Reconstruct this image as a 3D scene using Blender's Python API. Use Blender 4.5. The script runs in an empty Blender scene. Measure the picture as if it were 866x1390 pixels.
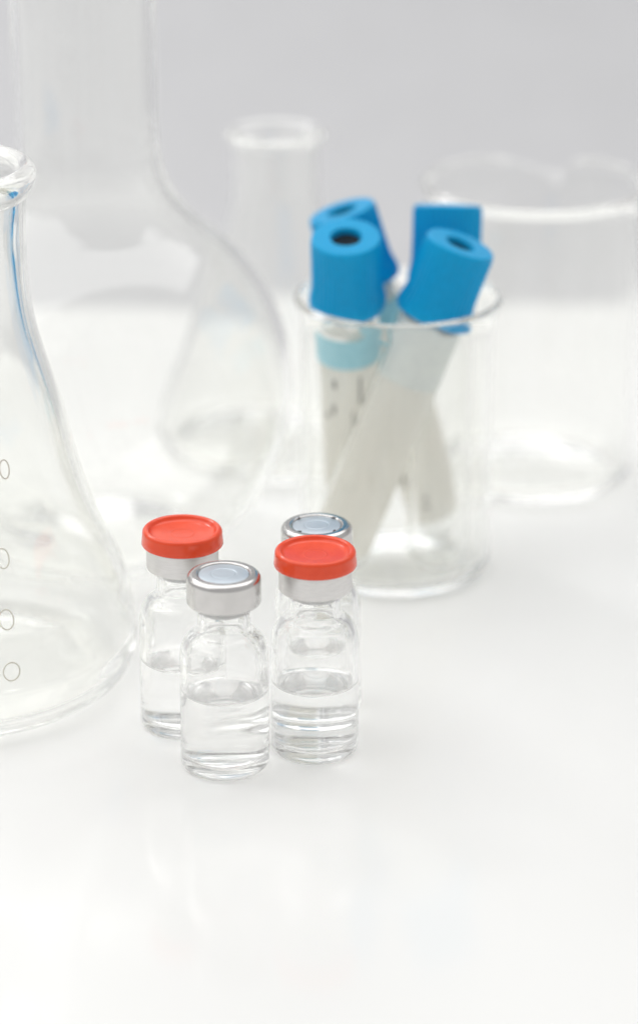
import bpy, bmesh, math, random
from mathutils import Vector, Matrix, Quaternion

random.seed(7)
sc = bpy.context.scene
COL = sc.collection
MM = 0.001
PI = math.pi

# ------------------------------------------------------------------ camera, world, lights, exposure
CAM_H = 222.0
PITCH = math.radians(21.9)
cam_d = bpy.data.cameras.new('camera')
cam = bpy.data.objects.new('camera', cam_d)
COL.objects.link(cam)
cam.location = (0, 0, CAM_H * MM)
cam.rotation_euler = (PI / 2 - PITCH, 0, 0)
cam_d.sensor_fit = 'VERTICAL'
cam_d.sensor_height = 36.0
cam_d.lens = 3611 * 36.0 / 1390.0
cam_d.clip_start = 0.01
cam_d.clip_end = 20
cam_d.dof.use_dof = True
cam_d.dof.focus_distance = 0.479
cam_d.dof.aperture_fstop = 7.2
sc.camera = cam

world = bpy.data.worlds.new('World')
sc.world = world
world.use_nodes = True
bg = world.node_tree.nodes['Background']
bg.inputs['Color'].default_value = (1.0, 1.0, 0.995, 1)
bg.inputs['Strength'].default_value = 0.55


def area(name, loc, target, sx, sy, watts, col=(1, 1, 1)):
    l = bpy.data.lights.new(name, 'AREA')
    l.shape = 'RECTANGLE'
    l.size = sx
    l.size_y = sy
    l.energy = watts
    l.color = col
    o = bpy.data.objects.new(name, l)
    COL.objects.link(o)
    o.location = loc
    d = Vector(target) - Vector(loc)
    o.rotation_euler = d.to_track_quat('-Z', 'Y').to_euler()
    return o


area('overhead_softbox', (-0.30, 0.95, 1.05), (-0.1, 0.52, 0.0), 2.8, 2.0, 25.5, (1.0, 0.995, 0.98))
area('added_highlight_lamp', (-0.42, 1.05, 0.62), (0.0, 0.46, 0.03), 0.16, 0.10, 0.9)  # extra lamp added for crescent highlights on the red caps and glints on glass
# two small panes of a far window, seen only as a faint reflection in the glossy table
area('window_pane', (-0.123, 1.13, 0.474), (-0.037, 0.389, 0.0), 0.022, 0.026, 0.013)
area('window_pane', (-0.096, 1.13, 0.474), (-0.037, 0.389, 0.0), 0.024, 0.030, 0.017)

vs = sc.view_settings
vs.view_transform = 'Standard'
vs.look = 'None'
vs.exposure = 0.0
vs.gamma = 1.0
vs.use_curve_mapping = False

cy = sc.cycles
cy.use_denoising = True
cy.max_bounces = 1024
cy.transmission_bounces = 1024
cy.glossy_bounces = 1024
cy.diffuse_bounces = 6
cy.transparent_max_bounces = 24
cy.caustics_refractive = True
cy.caustics_reflective = True
cy.blur_glossy = 0.0
cy.sample_clamp_indirect = 5.0


# ------------------------------------------------------------------ materials
def new_mat(name):
    m = bpy.data.materials.new(name)
    m.use_nodes = True
    return m, m.node_tree, m.node_tree.nodes['Principled BSDF']


def noise_bump(nt, b, scale, strength, dist=0.0002, sc_vec=(1, 1, 1), detail=3):
    tc = nt.nodes.new('ShaderNodeTexCoord')
    mp = nt.nodes.new('ShaderNodeMapping')
    mp.inputs['Scale'].default_value = sc_vec
    n = nt.nodes.new('ShaderNodeTexNoise')
    n.inputs['Scale'].default_value = scale
    n.inputs['Detail'].default_value = detail
    bp = nt.nodes.new('ShaderNodeBump')
    bp.inputs['Strength'].default_value = strength
    bp.inputs['Distance'].default_value = dist
    nt.links.new(tc.outputs['Object'], mp.inputs['Vector'])
    nt.links.new(mp.outputs['Vector'], n.inputs['Vector'])
    nt.links.new(n.outputs['Fac'], bp.inputs['Height'])
    nt.links.new(bp.outputs['Normal'], b.inputs['Normal'])
    return n


def colour_noise(nt, b, n, c0, c1):
    r = nt.nodes.new('ShaderNodeValToRGB')
    r.color_ramp.elements[0].position = 0.35
    r.color_ramp.elements[1].position = 0.65
    r.color_ramp.elements[0].color = (*c0, 1)
    r.color_ramp.elements[1].color = (*c1, 1)
    nt.links.new(n.outputs['Fac'], r.inputs['Fac'])
    nt.links.new(r.outputs['Color'], b.inputs['Base Color'])


def glass(name, col, ior=1.5, bump=0.0):
    m, nt, b = new_mat(name)
    b.inputs['Base Color'].default_value = (*col, 1)
    b.inputs['Transmission Weight'].default_value = 1.0
    b.inputs['Roughness'].default_value = 0.0
    b.inputs['IOR'].default_value = ior
    if bump:
        noise_bump(nt, b, 90, bump, 0.0004, detail=1)
    return m


def plastic(name, c0, c1, rough, spec=0.5, nscale=400, bump=0.05, sss=0.0):
    m, nt, b = new_mat(name)
    b.inputs['Roughness'].default_value = rough
    b.inputs['Specular IOR Level'].default_value = spec
    n = noise_bump(nt, b, nscale, bump)
    colour_noise(nt, b, n, c0, c1)
    if sss:
        b.inputs['Subsurface Weight'].default_value = sss
        b.inputs['Subsurface Radius'].default_value = (1, .4, .2)
        b.inputs['Subsurface Scale'].default_value = 0.001
    return m


M = {}
M['flask_glass'] = glass('clear_borosilicate_glass', (0.997, 0.999, 0.990), 1.47)
M['vial_glass'] = glass('clear_vial_glass', (0.997, 0.998, 0.996), 1.5)
M['water'] = glass('clear_liquid', (1, 1, 1), 1.33)
M['red'] = plastic('orange_red_plastic', (0.82, 0.062, 0.012), (0.86, 0.072, 0.016), 0.2, 0.45, 500, 0.05)
M['blue'] = plastic('blue_rubbery_plastic', (0.0, 0.33, 0.64), (0.0, 0.35, 0.68), 0.36, 0.2, 700, 0.12)
_b = M['red'].node_tree.nodes['Principled BSDF']
_b.inputs['Coat Weight'].default_value = 0.2
_b.inputs['Coat Roughness'].default_value = 0.08
_b = M['blue'].node_tree.nodes['Principled BSDF']
_b.inputs['Sheen Weight'].default_value = 0.15
_b.inputs['Sheen Roughness'].default_value = 0.3
M['dark'] = plastic('dark_blue_rubber', (0.004, 0.010, 0.016), (0.006, 0.014, 0.022), 0.7, 0.2)
M['rubber'] = plastic('grey_rubber', (0.62, 0.62, 0.62), (0.66, 0.66, 0.66), 0.55, 0.4)
M['collar'] = plastic('off_white_rubber', (0.66, 0.66, 0.62), (0.70, 0.70, 0.66), 0.5, 0.4)
M['cyan'] = plastic('light_blue_print', (0.28, 0.60, 0.70), (0.32, 0.64, 0.74), 0.5, 0.4)
M['sage'] = plastic('pale_grey_green_print', (0.66, 0.70, 0.68), (0.70, 0.74, 0.71), 0.5, 0.4)
M['ink'] = plastic('grey_ink', (0.12, 0.12, 0.12), (0.16, 0.15, 0.15), 0.6, 0.3)
M['enamel'] = plastic('cream_enamel_print', (0.74, 0.715, 0.64), (0.79, 0.765, 0.69), 0.6, 0.3)
M['notch'] = plastic('dark_slit', (0.02, 0.015, 0.015), (0.03, 0.02, 0.02), 0.6, 0.3)

m, nt, b = new_mat('brushed_aluminium')
b.inputs['Metallic'].default_value = 1.0
b.inputs['Roughness'].default_value = 0.36
n = noise_bump(nt, b, 500, 0.10, 0.0001, (1, 1, 6))
colour_noise(nt, b, n, (0.68, 0.665, 0.655), (0.73, 0.715, 0.705))
M['alu'] = m
m, nt, b = new_mat('polished_aluminium')
b.inputs['Metallic'].default_value = 1.0
b.inputs['Roughness'].default_value = 0.2
n = noise_bump(nt, b, 400, 0.06, 0.0001)
colour_noise(nt, b, n, (0.61, 0.595, 0.585), (0.66, 0.645, 0.635))
M['alu_top'] = m
m, nt, b = new_mat('grey_blue_disc')
b.inputs['Metallic'].default_value = 0.55
b.inputs['Roughness'].default_value = 0.38
n = noise_bump(nt, b, 300, 0.08, 0.0001)
colour_noise(nt, b, n, (0.50, 0.56, 0.62), (0.55, 0.61, 0.67))
M['disc'] = m

m, nt, b = new_mat('clear_tube_plastic')
b.inputs['Base Color'].default_value = (0.99, 0.992, 0.99, 1)
b.inputs['Transmission Weight'].default_value = 1.0
b.inputs['Roughness'].default_value = 0.08
b.inputs['IOR'].default_value = 1.45
M['tube'] = m

m = bpy.data.materials.new('label_paper')
m.use_nodes = True
nt = m.node_tree
nt.nodes.clear()
out = nt.nodes.new('ShaderNodeOutputMaterial')
mix = nt.nodes.new('ShaderNodeMixShader')
mix.inputs['Fac'].default_value = 0.5
df = nt.nodes.new('ShaderNodeBsdfDiffuse')
tr = nt.nodes.new('ShaderNodeBsdfTranslucent')
n = nt.nodes.new('ShaderNodeTexNoise')
n.inputs['Scale'].default_value = 600
r = nt.nodes.new('ShaderNodeValToRGB')
r.color_ramp.elements[0].color = (0.88, 0.865, 0.82, 1)
r.color_ramp.elements[1].color = (0.92, 0.905, 0.865, 1)
nt.links.new(n.outputs['Fac'], r.inputs['Fac'])
nt.links.new(r.outputs['Color'], df.inputs['Color'])
nt.links.new(r.outputs['Color'], tr.inputs['Color'])
nt.links.new(df.outputs[0], mix.inputs[1])
nt.links.new(tr.outputs[0], mix.inputs[2])
tp = nt.nodes.new('ShaderNodeBsdfTransparent')
mx2 = nt.nodes.new('ShaderNodeMixShader')
mx2.inputs['Fac'].default_value = 0.3
nt.links.new(mix.outputs[0], mx2.inputs[1])
nt.links.new(tp.outputs[0], mx2.inputs[2])
nt.links.new(mx2.outputs[0], out.inputs['Surface'])
M['paper'] = m

m, nt, b = new_mat('white_acrylic')
b.inputs['Roughness'].default_value = 0.10
b.inputs['Specular IOR Level'].default_value = 0.3
n = noise_bump(nt, b, 14, 0.004, 0.0004)
colour_noise(nt, b, n, (0.845, 0.845, 0.835), (0.86, 0.86, 0.85))
M['table'] = m
m, nt, b = new_mat('grey_paper_backdrop')
b.inputs['Roughness'].default_value = 0.9
n = noise_bump(nt, b, 40, 0.05)
colour_noise(nt, b, n, (0.515, 0.515, 0.528), (0.53, 0.53, 0.543))
M['backdrop'] = m


# ------------------------------------------------------------------ helpers
def link_mesh(name, bm, mat, parent=None, smooth=35):
    bmesh.ops.recalc_face_normals(bm, faces=bm.faces)
    me = bpy.data.meshes.new(name)
    bm.to_mesh(me)
    bm.free()
    if mat:
        me.materials.append(mat)
    if smooth:
        for p in me.polygons:
            p.use_smooth = True
        me.set_sharp_from_angle(angle=math.radians(smooth))
    o = bpy.data.objects.new(name, me)
    COL.objects.link(o)
    if parent:
        o.parent = parent
    return o


def arc(cx, cz, r, a0, a1, n=6):
    n = n * 3
    return [(cx + r * math.cos(math.radians(a0 + (a1 - a0) * i / n)),
             cz + r * math.sin(math.radians(a0 + (a1 - a0) * i / n))) for i in range(n + 1)]


def smooth_pts(pts, k=6):
    """Catmull-Rom through (r, z) points"""
    out = []
    k = k * 2
    P = [pts[0]] + list(pts) + [pts[-1]]
    for i in range(1, len(P) - 2):
        p0, p1, p2, p3 = P[i - 1], P[i], P[i + 1], P[i + 2]
        for s in range(k):
            t = s / k
            out.append(tuple(0.5 * (2 * p1[j] + (p2[j] - p0[j]) * t
                                    + (2 * p0[j] - 5 * p1[j] + 4 * p2[j] - p3[j]) * t * t
                                    + (3 * p1[j] - p0[j] - 3 * p2[j] + p3[j]) * t ** 3) for j in (0, 1)))
    out.append(tuple(pts[-1]))
    return out


def lathe(profile, segs=96, warp=None, closed=False):
    """revolve (r, z) mm points; r == 0 points become poles; closed joins last to first"""
    bm = bmesh.new()
    rings = []
    for (r, z) in profile:
        if r <= 1e-6:
            rings.append([bm.verts.new((0, 0, z * MM))])
        else:
            row = []
            for i in range(segs):
                a = 2 * PI * i / segs
                rr, zz = (r, z) if warp is None else warp(r, z, a)
                row.append(bm.verts.new((rr * math.cos(a) * MM, rr * math.sin(a) * MM, zz * MM)))
            rings.append(row)
    pairs = list(zip(rings, rings[1:]))
    if closed:
        pairs.append((rings[-1], rings[0]))
    for a, c in pairs:
        for i in range(segs):
            j = (i + 1) % segs
            if len(a) == 1 and len(c) == 1:
                break
            if len(a) == 1:
                bm.faces.new((a[0], c[i], c[j]))
            elif len(c) == 1:
                bm.faces.new((a[i], a[j], c[0]))
            else:
                bm.faces.new((a[i], a[j], c[j], c[i]))
    return bm


def thing(name, label, cat, loc, group=None):
    o = bpy.data.objects.new(name, None)
    o.empty_display_size = 0.01
    COL.objects.link(o)
    o.location = (loc[0] * MM, loc[1] * MM, loc[2] * MM)
    o['label'] = label
    o['category'] = cat
    if group:
        o['group'] = group
    return o


def radius_at(profile, z):
    best = 0
    for (r0, z0), (r1, z1) in zip(profile, profile[1:]):
        if min(z0, z1) <= z <= max(z0, z1) and abs(z1 - z0) > 1e-6:
            best = max(best, r0 + (r1 - r0) * (z - z0) / (z1 - z0))
    return best


# ------------------------------------------------------------------ setting
bm = bmesh.new()
x0, x1, y0, y1, th, rd = -700, 700, -150, 716, 10, 2.5
prof = [(y0, 0), (y1 - rd, 0)] + [(y1 - rd + rd * math.sin(a), -rd + rd * math.cos(a)) for a in
                                  [PI / 12 * i for i in range(1, 7)]] + [(y1, -th), (y0, -th)]
L = [bm.verts.new((x0 * MM, y * MM, z * MM)) for y, z in prof]
R = [bm.verts.new((x1 * MM, y * MM, z * MM)) for y, z in prof]
bm.faces.new(L)
bm.faces.new(R[::-1])
for i in range(len(prof)):
    j = (i + 1) % len(prof)
    bm.faces.new((L[i], L[j], R[j], R[i]))
t = link_mesh('table_top', bm, M['table'])
t['kind'] = 'structure'

# grey paper sweep: lies flat behind the table, then curves up
bm = bmesh.new()
sw = [(0.724, -0.012), (0.76, -0.012)] + [(0.76 + 0.45 * math.sin(a), -0.012 + 0.45 * (1 - math.cos(a))) for a in [PI / 2 * i / 32 for i in range(1, 33)]] + [(1.21, 0.75)]
rows = [[bm.verts.new((x, y, z)) for x in (-1.3, 1.3)] for y, z in sw]
back = [[bm.verts.new((x, y + .002, z - .002)) for x in (-1.3, 1.3)] for y, z in sw]
for A, B, c, d in zip(rows, rows[1:], back, back[1:]):
    bm.faces.new((A[0], A[1], B[1], B[0]))
    bm.faces.new((c[0], d[0], d[1], c[1]))
    bm.faces.new((A[0], B[0], d[0], c[0]))
    bm.faces.new((A[1], c[1], d[1], B[1]))
bm.faces.new((rows[0][0], back[0][0], back[0][1], rows[0][1]))
bm.faces.new((rows[-1][0], rows[-1][1], back[-1][1], back[-1][0]))
t = link_mesh('backdrop', bm, M['backdrop'])
t['kind'] = 'structure'

# ------------------------------------------------------------------ vials
VIAL_OUT = ([(0, 0.8), (4.0, 0.65), (5.6, 0.25), (6.4, 0.02)] + arc(6.5, 1.5, 1.5, -80, 0, 6) + [(8.0, 4), (8.0, 10), (8.0, 18.3)]
            + smooth_pts([(8.0, 19.8), (7.97, 21.2), (7.75, 22.6), (7.15, 24.0), (6.1, 25.2), (5.2, 25.9), (4.75, 26.7), (4.7, 28.2)], 3)
            + [(4.75, 29.6), (5.2, 30.4), (6.0, 31.0), (6.2, 31.6), (6.2, 34.2)])
VIAL_IN = ([(3.5, 34.2), (3.5, 28)] + smooth_pts([(3.55, 26.8), (3.9, 25.6), (4.8, 24.6), (5.9, 23.6), (6.6, 22.3), (6.9, 20.6), (6.95, 19.0)], 3)
           + [(6.95, 17), (6.95, 4.2)] + arc(5.2, 3.7, 1.75, 0, -80, 5) + [(3.5, 1.85), (0, 2.15)])


def make_vial(loc, rot, label, red, fill, seed, lean=0.0, zs=1.035):
    t = thing('glass_vial', label, 'vial', (loc[0], loc[1], 0), 'small clear glass vials on the white table')
    t.rotation_mode = 'ZYX'
    t.rotation_euler = (0, lean, rot)
    t.scale = (1, 1, zs)
    rnd = random.Random(seed)
    ph = rnd.random() * 6

    def wob(r, z, a):
        k = 1 + 0.004 * math.sin(2 * a + ph + z * .2) + 0.003 * math.sin(3 * a - ph)
        return r * k, z
    link_mesh('glass_body', lathe(VIAL_OUT + VIAL_IN, 96, wob), M['vial_glass'], t, 60)
    # liquid, a hair into the glass, with a meniscus climbing the wall
    e = 0.06
    liq = [(0, 2.15 - e), (3.5, 1.85 - e)] + arc(5.2, 3.7, 1.75 + e, -80, 0, 5) + [(6.95 + e, 4.2)]
    liq += [(6.95 + e, fill + 1.0), (6.86, fill + 0.75), (6.6, fill + 0.38), (6.1, fill + 0.12), (5.2, fill + 0.02), (0, fill)]
    link_mesh('liquid', lathe(liq, 96, wob), M['water'], t, 50)
    plug = [(0, 29.0), (2.0, 29.0), (2.9, 29.2), (3.4, 29.8), (3.4, 34.3), (6.1, 34.35), (6.1, 35.2), (0, 35.2)]
    link_mesh('stopper', lathe(plug, 64), M['rubber'], t)
    if red:
        top = 35.6
        crimp = [(5.0, 31.2), (5.3, 30.8), (6.1, 30.75)] + arc(6.1, 31.25, 0.5, -80, 0, 4) + [(6.55, top - .9)] + arc(5.7, top - .9, .85, 5, 90, 5) + [(0, top)]
        inner = [(0, 35.22), (6.22, 35.22), (6.25, 31.0)]
        link_mesh('crimp_cap', lathe(crimp + inner + [(5.5, 30.95)], 96, None), M['alu'], t)
        f = [(0, 35.62), (6.7, 35.62), (6.9, 35.35), (7.35, 35.3), (7.45, 35.5), (7.38, 36.2), (7.28, 37.2)]
        f += arc(6.55, 37.45, 0.72, 0, 90, 6) + smooth_pts([(6.4, 38.15), (6.15, 38.0), (5.9, 37.65), (5.6, 37.42), (5.0, 37.3), (3.0, 37.16), (2.2, 37.13), (2.0, 37.16), (1.8, 37.13), (0, 37.1)], 2)
        link_mesh('flip_top', lathe(f, 96), M['red'], t, 50)
    else:
        top = 36.35
        crimp = [(5.0, 31.4), (5.3, 31.0), (6.1, 30.95)] + arc(6.12, 31.45, 0.5, -80, 0, 4) + [(6.62, 33), (6.6, top - 1.2)]
        crimp += arc(5.45, top - 1.15, 1.15, 5, 85, 7) + [(5.0, top), (4.75, top - .02), (4.6, top - .14), (4.52, top - .35), (4.4, top - .5)]
        inner = [(0, top - .55), (0, 35.22), (6.25, 35.22), (6.28, 31.2)]
        c = link_mesh('crimp_cap', lathe(crimp + inner + [(5.5, 31.15)], 96), M['alu_top'], t, 40)
        d = [(0, top - .3), (4.42, top - .36), (4.42, top - .24), (4.3, top - .18), (2.35, top - .12), (2.25, top - .17), (2.1, top - .17), (2.0, top - .10), (0, top - .08)]
        link_mesh('cap_disc', lathe(d, 96), M['disc'], t, 25)
        if red is None:
            for k in range(4):
                a = 0.6 + k * PI / 2
                bm = bmesh.new()
                bmesh.ops.create_cube(bm, size=1, matrix=Matrix.Translation((4.52 * MM * math.cos(a), 4.52 * MM * math.sin(a), (top - .1) * MM))
                                      @ Matrix.Rotation(a + .5, 4, 'Z') @ Matrix.Diagonal((.42 * MM, .75 * MM, .18 * MM, 1)))
                bmesh.ops.bevel(bm, geom=bm.edges[:], offset=.05 * MM, segments=1, affect='EDGES')
                link_mesh('slit', bm, M['notch'], c, 0)
    return t


make_vial((-16.9, 430.0), 0.3, 'frontmost silver capped glass vial half full of clear liquid', False, 14.1, 1, 0.004)
make_vial((-0.8, 436.4), 1.1, 'red capped glass vial on the right, overlapping a silver capped vial behind it', True, 12.9, 2, 0.004)
make_vial((-25.2, 446.2), 2.0, 'red capped glass vial on the left, nearest the conical flask', True, 12.8, 3, 0.012)
make_vial((0.0, 453.2), 0.2, 'silver capped glass vial with slits round its cap, hidden behind a red capped vial', None, 13.6, 4, -0.012, 1.03)

# ------------------------------------------------------------------ left conical flask (wide neck)
FX, FY = -70.4, 468.0
FL_OUT = ([(0, 1.3), (20, 0.9), (25, 0.2), (27.5, 0.0)]
          + smooth_pts([(29.5, 0.25), (32.0, 1.4), (33.9, 3.4), (35.0, 6.5), (35.3, 9.5), (34.6, 17), (33.0, 22), (31.2, 26.5), (27.9, 34.7),
                        (25.2, 43.4), (22.8, 54), (20.0, 64), (18.2, 71), (17.3, 78), (17.1, 85), (17.2, 92), (17.6, 95.6)], 5)
          + [(18.6, 96.6)] + smooth_pts([(19.1, 97.7), (19.4, 99.2), (19.1, 100.6), (18.3, 101.4)], 3))
FL_IN = ([(17.4, 101.5), (16.4, 101.0), (15.8, 99.8)]
         + smooth_pts([(15.0, 97), (14.7, 92), (14.5, 85), (14.8, 78), (15.8, 71), (17.7, 64), (20.7, 54), (23.2, 43.4), (26.0, 34.7), (29.4, 26.5),
                       (32.0, 19.5), (33.4, 12), (33.3, 8.5), (32.3, 5.3), (30.2, 3.4), (27, 2.6)], 4) + [(20, 2.7), (0, 3.0)])
t = thing('conical_flask', 'large clear conical flask with pale numerals at the left edge, beside the vials', 'flask', (FX, FY, 0),
          'clear conical flasks')
link_mesh('glass_body', lathe(FL_OUT + FL_IN, 160), M['flask_glass'], t, 60)

STROKES = {
    '0': [[(0.5 + 0.5 * math.cos(a), 0.5 + 0.5 * math.sin(a)) for a in [2 * PI * i / 28 for i in range(29)]]],
    '1': [[(0.2, 0.8), (0.55, 1.0), (0.55, 0.0)]],
    '2': [[(0.05, 0.78), (0.18, 0.95), (0.5, 1.0), (0.85, 0.92), (0.95, 0.72), (0.8, 0.5), (0.4, 0.25), (0.05, 0.0), (0.98, 0.0)]],
    '5': [[(0.92, 1.0), (0.18, 1.0), (0.1, 0.55), (0.45, 0.64), (0.8, 0.55), (0.97, 0.32), (0.8, 0.07), (0.42, 0.0), (0.05, 0.12)]],
}


def ribbon_on(profile, strokes, az0, zc, w, h, lw=0.26, lift=0.05, th=0.10):
    """thin printed strokes wrapped on a lathe surface; az0 = azimuth of the glyph centre"""
    bm = bmesh.new()

    def P(u, v, off):
        z = zc + (v - .5) * h
        r = radius_at(profile, z)
        a = az0 + (u - .5) * w / r
        r += off
        return Vector((r * math.cos(a) * MM, r * math.sin(a) * MM, z * MM))
    for s in strokes:
        pts = []
        for (a, b_), (c, d) in zip(s, s[1:]):
            for k in range(3):
                pts.append((a + (c - a) * k / 3, b_ + (d - b_) * k / 3))
        pts.append(s[-1])
        rows = []
        for i, (u, v) in enumerate(pts):
            p, q = pts[max(0, i - 1)], pts[min(len(pts) - 1, i + 1)]
            if s[0] == s[-1] and i in (0, len(pts) - 1):
                p, q = pts[-2], pts[1]
            tx, ty = (q[0] - p[0]) * w, (q[1] - p[1]) * h
            l = math.hypot(tx, ty) or 1
            nx, ny = -ty / l * lw / 2 / w, tx / l * lw / 2 / h
            rows.append([bm.verts.new(P(u + nx, v + ny, lift)), bm.verts.new(P(u - nx, v - ny, lift)),
                         bm.verts.new(P(u - nx, v - ny, lift + th)), bm.verts.new(P(u + nx, v + ny, lift + th))])
        for A, B in zip(rows, rows[1:]):
            for k in range(4):
                bm.faces.new((A[k], A[(k + 1) % 4], B[(k + 1) % 4], B[k]))
        if s[0] != s[-1]:
            bm.faces.new(rows[0][::-1])
            bm.faces.new(rows[-1])
    return bm


for word, azd, zc, w in [('200', -54.9, 50.0, 1.9), ('150', -61.7, 34.7, 2.4), ('100', -64.2, 24.5, 2.7), ('50', -64.9, 15.4, 3.1)]:
    r = radius_at(FL_OUT, zc)
    for k, ch in enumerate(reversed(word)):
        az = math.radians(azd) - k * (w + 1.1) / r
        link_mesh('printed_numeral', ribbon_on(FL_OUT, STROKES[ch], az, zc, w, 3.4), M['enamel'], t, 0)

# ------------------------------------------------------------------ round flask behind
SR, SZ = 42.3, 36.0
sp_out = [(0, 1.2), (16, 0.8), (20, 0.1)] + smooth_pts([(21.5, 0.1), (24.0, 0.7), (26.3, 2.2), (29.0, 5.2)], 3)[:-1]
a0 = math.degrees(math.asin((5.2 - SZ) / SR))
sp_out += [(SR * math.cos(math.radians(a)), SZ + SR * math.sin(math.radians(a))) for a in [a0 + (54 - a0) * i / 40 for i in range(41)]]
sp_out += smooth_pts([(22.4, 72.6), (19.9, 75.3), (17.6, 78.4), (15.9, 82.3), (14.95, 87.5), (14.7, 93)], 5) + [(14.7, 100), (14.7, 140)] + arc(15.8, 141.5, 1.5, -140, 90, 8)
ti = 2.1
sp_in = [(13.6, 142.5), (13.1, 140), (13.1, 93)] + smooth_pts([(13.3, 87), (14.2, 81.6), (15.9, 77.3), (18.2, 74.0), (20.9, 71.0)], 5)
ri = SR - ti
sp_in += [(ri * math.cos(math.radians(a)), SZ + ri * math.sin(math.radians(a))) for a in [53 + (-52 - 53) * i / 40 for i in range(41)]]
sp_in += [(22.5, 2.6), (18, 2.2), (0, 2.6)]
t = thing('round_flask', 'big round bodied glass flask with a tall wide neck, behind the vials', 'flask', (-47.6, 535.2, 0))
link_mesh('glass_body', lathe(sp_out + sp_in, 160), M['flask_glass'], t, 60)

# ------------------------------------------------------------------ small conical flask behind
E_OUT = ([(0, 1.0), (18, 0.7), (22, 0.1)] + smooth_pts([(23.5, 0.15), (25.8, 1.2), (27.2, 3.4), (27.4, 6), (26.6, 10.5), (24.6, 17), (22.0, 23.5), (19.0, 31.7),
          (16.0, 41.3), (13.4, 49.5), (11.4, 56), (10.4, 61), (10.0, 66), (10.0, 73.5), (10.3, 75)], 5)
         + arc(10.3, 76.3, 1.15, -60, 90, 6))
E_IN = ([(9.5, 77.4), (8.9, 76.6)] + smooth_pts([(8.7, 74), (8.7, 66), (9.1, 61), (10.1, 56), (12.1, 49.5), (14.6, 41.3), (17.6, 31.7), (20.6, 23.5), (23.2, 17),
        (25.1, 10.5), (25.8, 6.5), (25.3, 4.2), (23.5, 2.6)], 5) + [(18, 2.3), (0, 2.5)])
t = thing('conical_flask', 'small conical flask with a narrow neck, standing behind the big round flask', 'flask', (-9.8, 592, 0), 'clear conical flasks')
link_mesh('glass_body', lathe(E_OUT + E_IN, 128), M['flask_glass'], t, 60)


# ------------------------------------------------------------------ beakers
def beaker_profile(R, H, wall, base, lip, bead=.75):
    o = [(0, 0.7), (R * .7, 0.5), (R - 4.2, 0.02)] + arc(R - 3.6, 3.6, 3.6, -85, 0, 7) + [(R, H * .4), (R, H - 6), (R + .25, H - 4)]
    o += smooth_pts([(R + .9, H - 2.2), (R + lip, H - .9)], 3) + arc(R + lip - .35, H - .5, bead, -20, 110, 5)
    i = [(R + .1, H - 1.0), (R - wall + .2, H - 3.0), (R - wall, H - 6), (R - wall, H * .4), (R - wall, base + 3.2)] + arc(R - wall - 3, base + 3, 3, 0, -85, 6) + [(0, base + .2)]
    return o + i


def spout(phi0, H, out, dip, wl, wr, pinch):
    def w(r, z, a):
        d = (a - phi0 + PI) % (2 * PI) - PI
        k = max(0.0, min(1.0, (z - (H - 16)) / 16.0)) ** 2
        width = wl if d > 0 else wr
        g = math.exp(-(d / width) ** 2)
        p = math.exp(-((abs(d) - width * 2.0) / (width * .75)) ** 2)
        r2 = r + k * (out * g - pinch * p)
        z2 = z + max(0.0, min(1.0, (z - (H - 14)) / 14.0)) * (-dip * g)
        return r2, z2
    return w


BX, BY = 16.2, 522.3
t = thing('beaker', 'clear glass beaker holding the blue capped tubes', 'beaker', (BX, BY, 0), 'clear glass beakers')
link_mesh('glass_body', lathe(beaker_profile(20.0, 60, 1.25, 1.8, 1.0), 144, spout(math.radians(97), 60, 2.2, 1.4, .2, .2, .4)), M['flask_glass'], t, 60)

t = thing('beaker', 'empty wide glass beaker with a pouring spout, at the right edge behind the tubes', 'beaker', (48.2, 578.3, 0), 'clear glass beakers')
link_mesh('glass_body', lathe(beaker_profile(24.2, 69, 1.3, 2.0, 1.0, 0.8), 160, spout(math.radians(75), 69.6, 3.0, 5.0, .40, .17, .5)), M['flask_glass'], t, 60)


# ------------------------------------------------------------------ capped tubes
def sleeve(r, z0, z1, a0, a1, th=0.08, n=40):
    bm = bmesh.new()
    rows = []
    for i in range(n + 1):
        a = a0 + (a1 - a0) * i / n
        c, s = math.cos(a) * MM, math.sin(a) * MM
        rows.append([bm.verts.new((rr * c, rr * s, z * MM)) for rr, z in ((r, z0), (r, z1), (r + th, z1), (r + th, z0))])
    for A, B in zip(rows, rows[1:]):
        for k in range(4):
            bm.faces.new((A[k], A[(k + 1) % 4], B[(k + 1) % 4], B[k]))
    bm.faces.new(rows[0][::-1])
    bm.faces.new(rows[-1])
    return bm


TUBE_L = 76.2
CAPZ = TUBE_L - 16.2


def ribs(r, z, a):
    if r > 6.0 and CAPZ + 1.2 < z < TUBE_L - .9:
        return r + 0.16 * math.cos(40 * a), z
    return r, z


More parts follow.
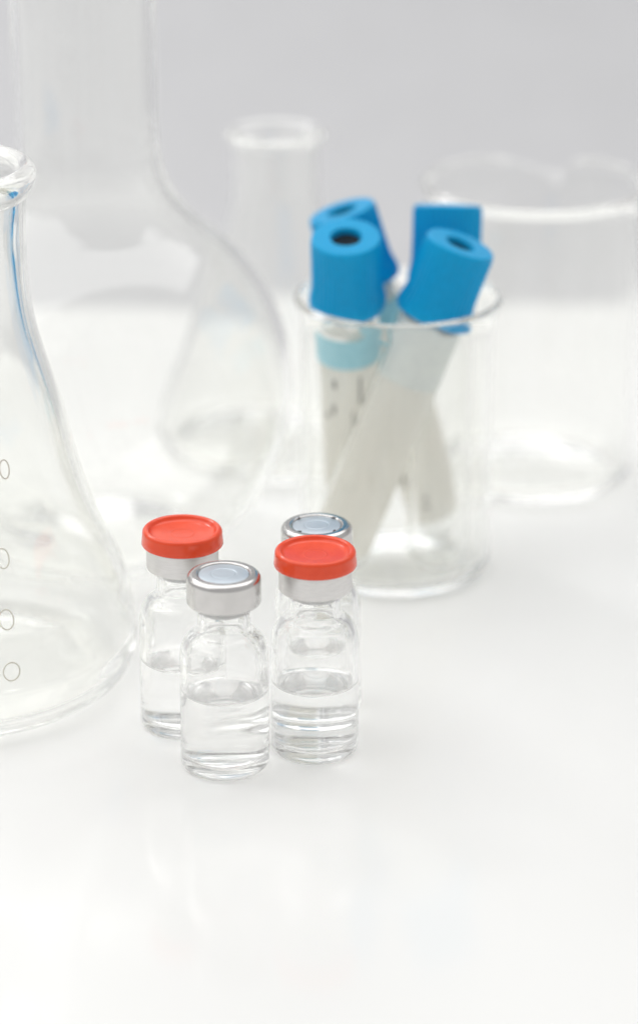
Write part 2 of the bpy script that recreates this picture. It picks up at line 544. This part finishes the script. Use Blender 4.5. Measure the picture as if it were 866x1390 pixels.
TUBES = [
    # top (cap centre), bottom sphere centre, spin, label, kind
    ((5.4, 512.3, 74.5), (7.2, 532.3, 8.6), 0.0, 'blue capped tube front left in the beaker, a light blue band under its cap', 'band'),
    ((28.6, 511.3, 74.9), (4.7, 515.2, 8.6), 0.0, 'blue capped tube leaning right across the front of the beaker', 'blank'),
    ((4.7, 532.2, 74.9), (25.2, 532.5, 8.6), 0.0, 'blue capped tube at the back left, its cap partly behind another cap', 'dot'),
    ((26.5, 531.7, 76.6), (24.7, 515.6, 8.6), 0.0, 'blue capped tube at the back right, its cap tilted away from view', 'plain'),
]
for top, bot, spin, label, kind in TUBES:
    T, B = Vector(top), Vector(bot)
    ax = (T - B).normalized()
    tip = B - ax * 6.5
    t = thing('test_tube', label, 'test tube', tip, 'blue capped tubes standing in the beaker')
    # local z along the axis, local -y turned towards the front
    zc = ax
    yc = Vector((0, 1, 0)) - zc * zc.y
    yc.normalize()
    xc = yc.cross(zc)
    mt = Matrix((xc, yc, zc)).transposed()
    t.rotation_euler = mt.to_euler()
    F = -PI / 2     # azimuth that faces the camera
    prof = [(6.5 * math.sin(a), 6.5 - 6.5 * math.cos(a)) for a in [PI / 2 * i / 10 for i in range(11)]] + [(6.5, 30), (6.5, 66)]
    prof += [(5.6, 66), (5.6, 30)] + [(5.6 * math.sin(a), 6.5 - 5.6 * math.cos(a)) for a in [PI / 2 * (10 - i) / 10 for i in range(11)]]
    link_mesh('tube', lathe(prof, 64), M['tube'], t, 60)
    cap = [(6.55, CAPZ + .1), (7.3, CAPZ), (7.75, CAPZ + .25), (7.85, CAPZ + .8), (7.7, CAPZ + 1.8), (7.25, CAPZ + 3.6), (7.05, CAPZ + 5), (6.98, CAPZ + 10), (7.0, TUBE_L - 1)]
    cap += arc(6.4, TUBE_L - .6, .6, 0, 90, 4) + [(3.35, TUBE_L), (3.12, TUBE_L - .2), (3.0, TUBE_L - .7), (2.95, TUBE_L - 6), (0, TUBE_L - 6)]
    cap += [(0, 66.2), (6.55, 66.2)]
    c = link_mesh('cap', lathe(cap, 240, ribs, closed=True), M['blue'], t, 40)
    link_mesh('septum', lathe([(0, TUBE_L - 5.95), (2.9, TUBE_L - 5.95), (2.9, TUBE_L - 1.3), (0, TUBE_L - 1.8)], 48), M['dark'], c)
    if kind == 'plain':
        link_mesh('stopper', lathe([(0, CAPZ - 4.2), (5.3, CAPZ - 4.2), (5.55, CAPZ - 3.8), (5.55, 65), (0, 65)], 64), M['collar'], t)
        continue
    if kind in ('band', 'dot'):
        link_mesh('stopper', lathe([(0, CAPZ - 4.2), (5.3, CAPZ - 4.2), (5.55, CAPZ - 3.8), (5.55, 65), (0, 65)], 64), M['collar'], t)
        link_mesh('label_band', sleeve(6.53, CAPZ - 11.5, CAPZ - 4.4, F - 1.25, F + 3.2), M['cyan'], t, 30)
        lab = link_mesh('label', sleeve(6.53, 6.5, CAPZ - 11.6, F - 1.05, F + 3.2), M['paper'], t, 30)
    else:
        link_mesh('stopper', lathe([(0, CAPZ - 4.2), (5.3, CAPZ - 4.2), (5.55, CAPZ - 3.8), (5.55, 65), (0, 65)], 64), M['collar'], t)
        link_mesh('label_band', sleeve(6.53, CAPZ - 14, CAPZ - 1.0, F - 1.22, F + 1.18), M['sage'], t, 30)
        lab = link_mesh('label', sleeve(6.53, 6.5, CAPZ - 14.1, F - 1.22, F + 1.18), M['paper'], t, 30)
    marks = []
    if kind == 'band':
        marks = [(-.45, 44.5, .7, 2.2), (.35, 43, .45, 7), (-.75, 36, .8, 1.3), (-.5, 38, .7, 2.2), (.5, 32, .5, 4), (.1, 34, .3, 8), (-.2, 26, .8, .8)]
    elif kind == 'dot':
        marks = [(-.05, 30, 1.1, 1.2), (-.75, 28, .4, 7), (-.2, 12.5, 1.2, .8), (-.25, 10.5, 1.6, .8), (-.7, 17, .5, 3)]
    for az, z, w, h in marks:
        link_mesh('printed_mark', sleeve(6.62, z - h / 2, z + h / 2, F + az - w / 13, F + az + w / 13, .04, 4), M['ink'], lab, 0)
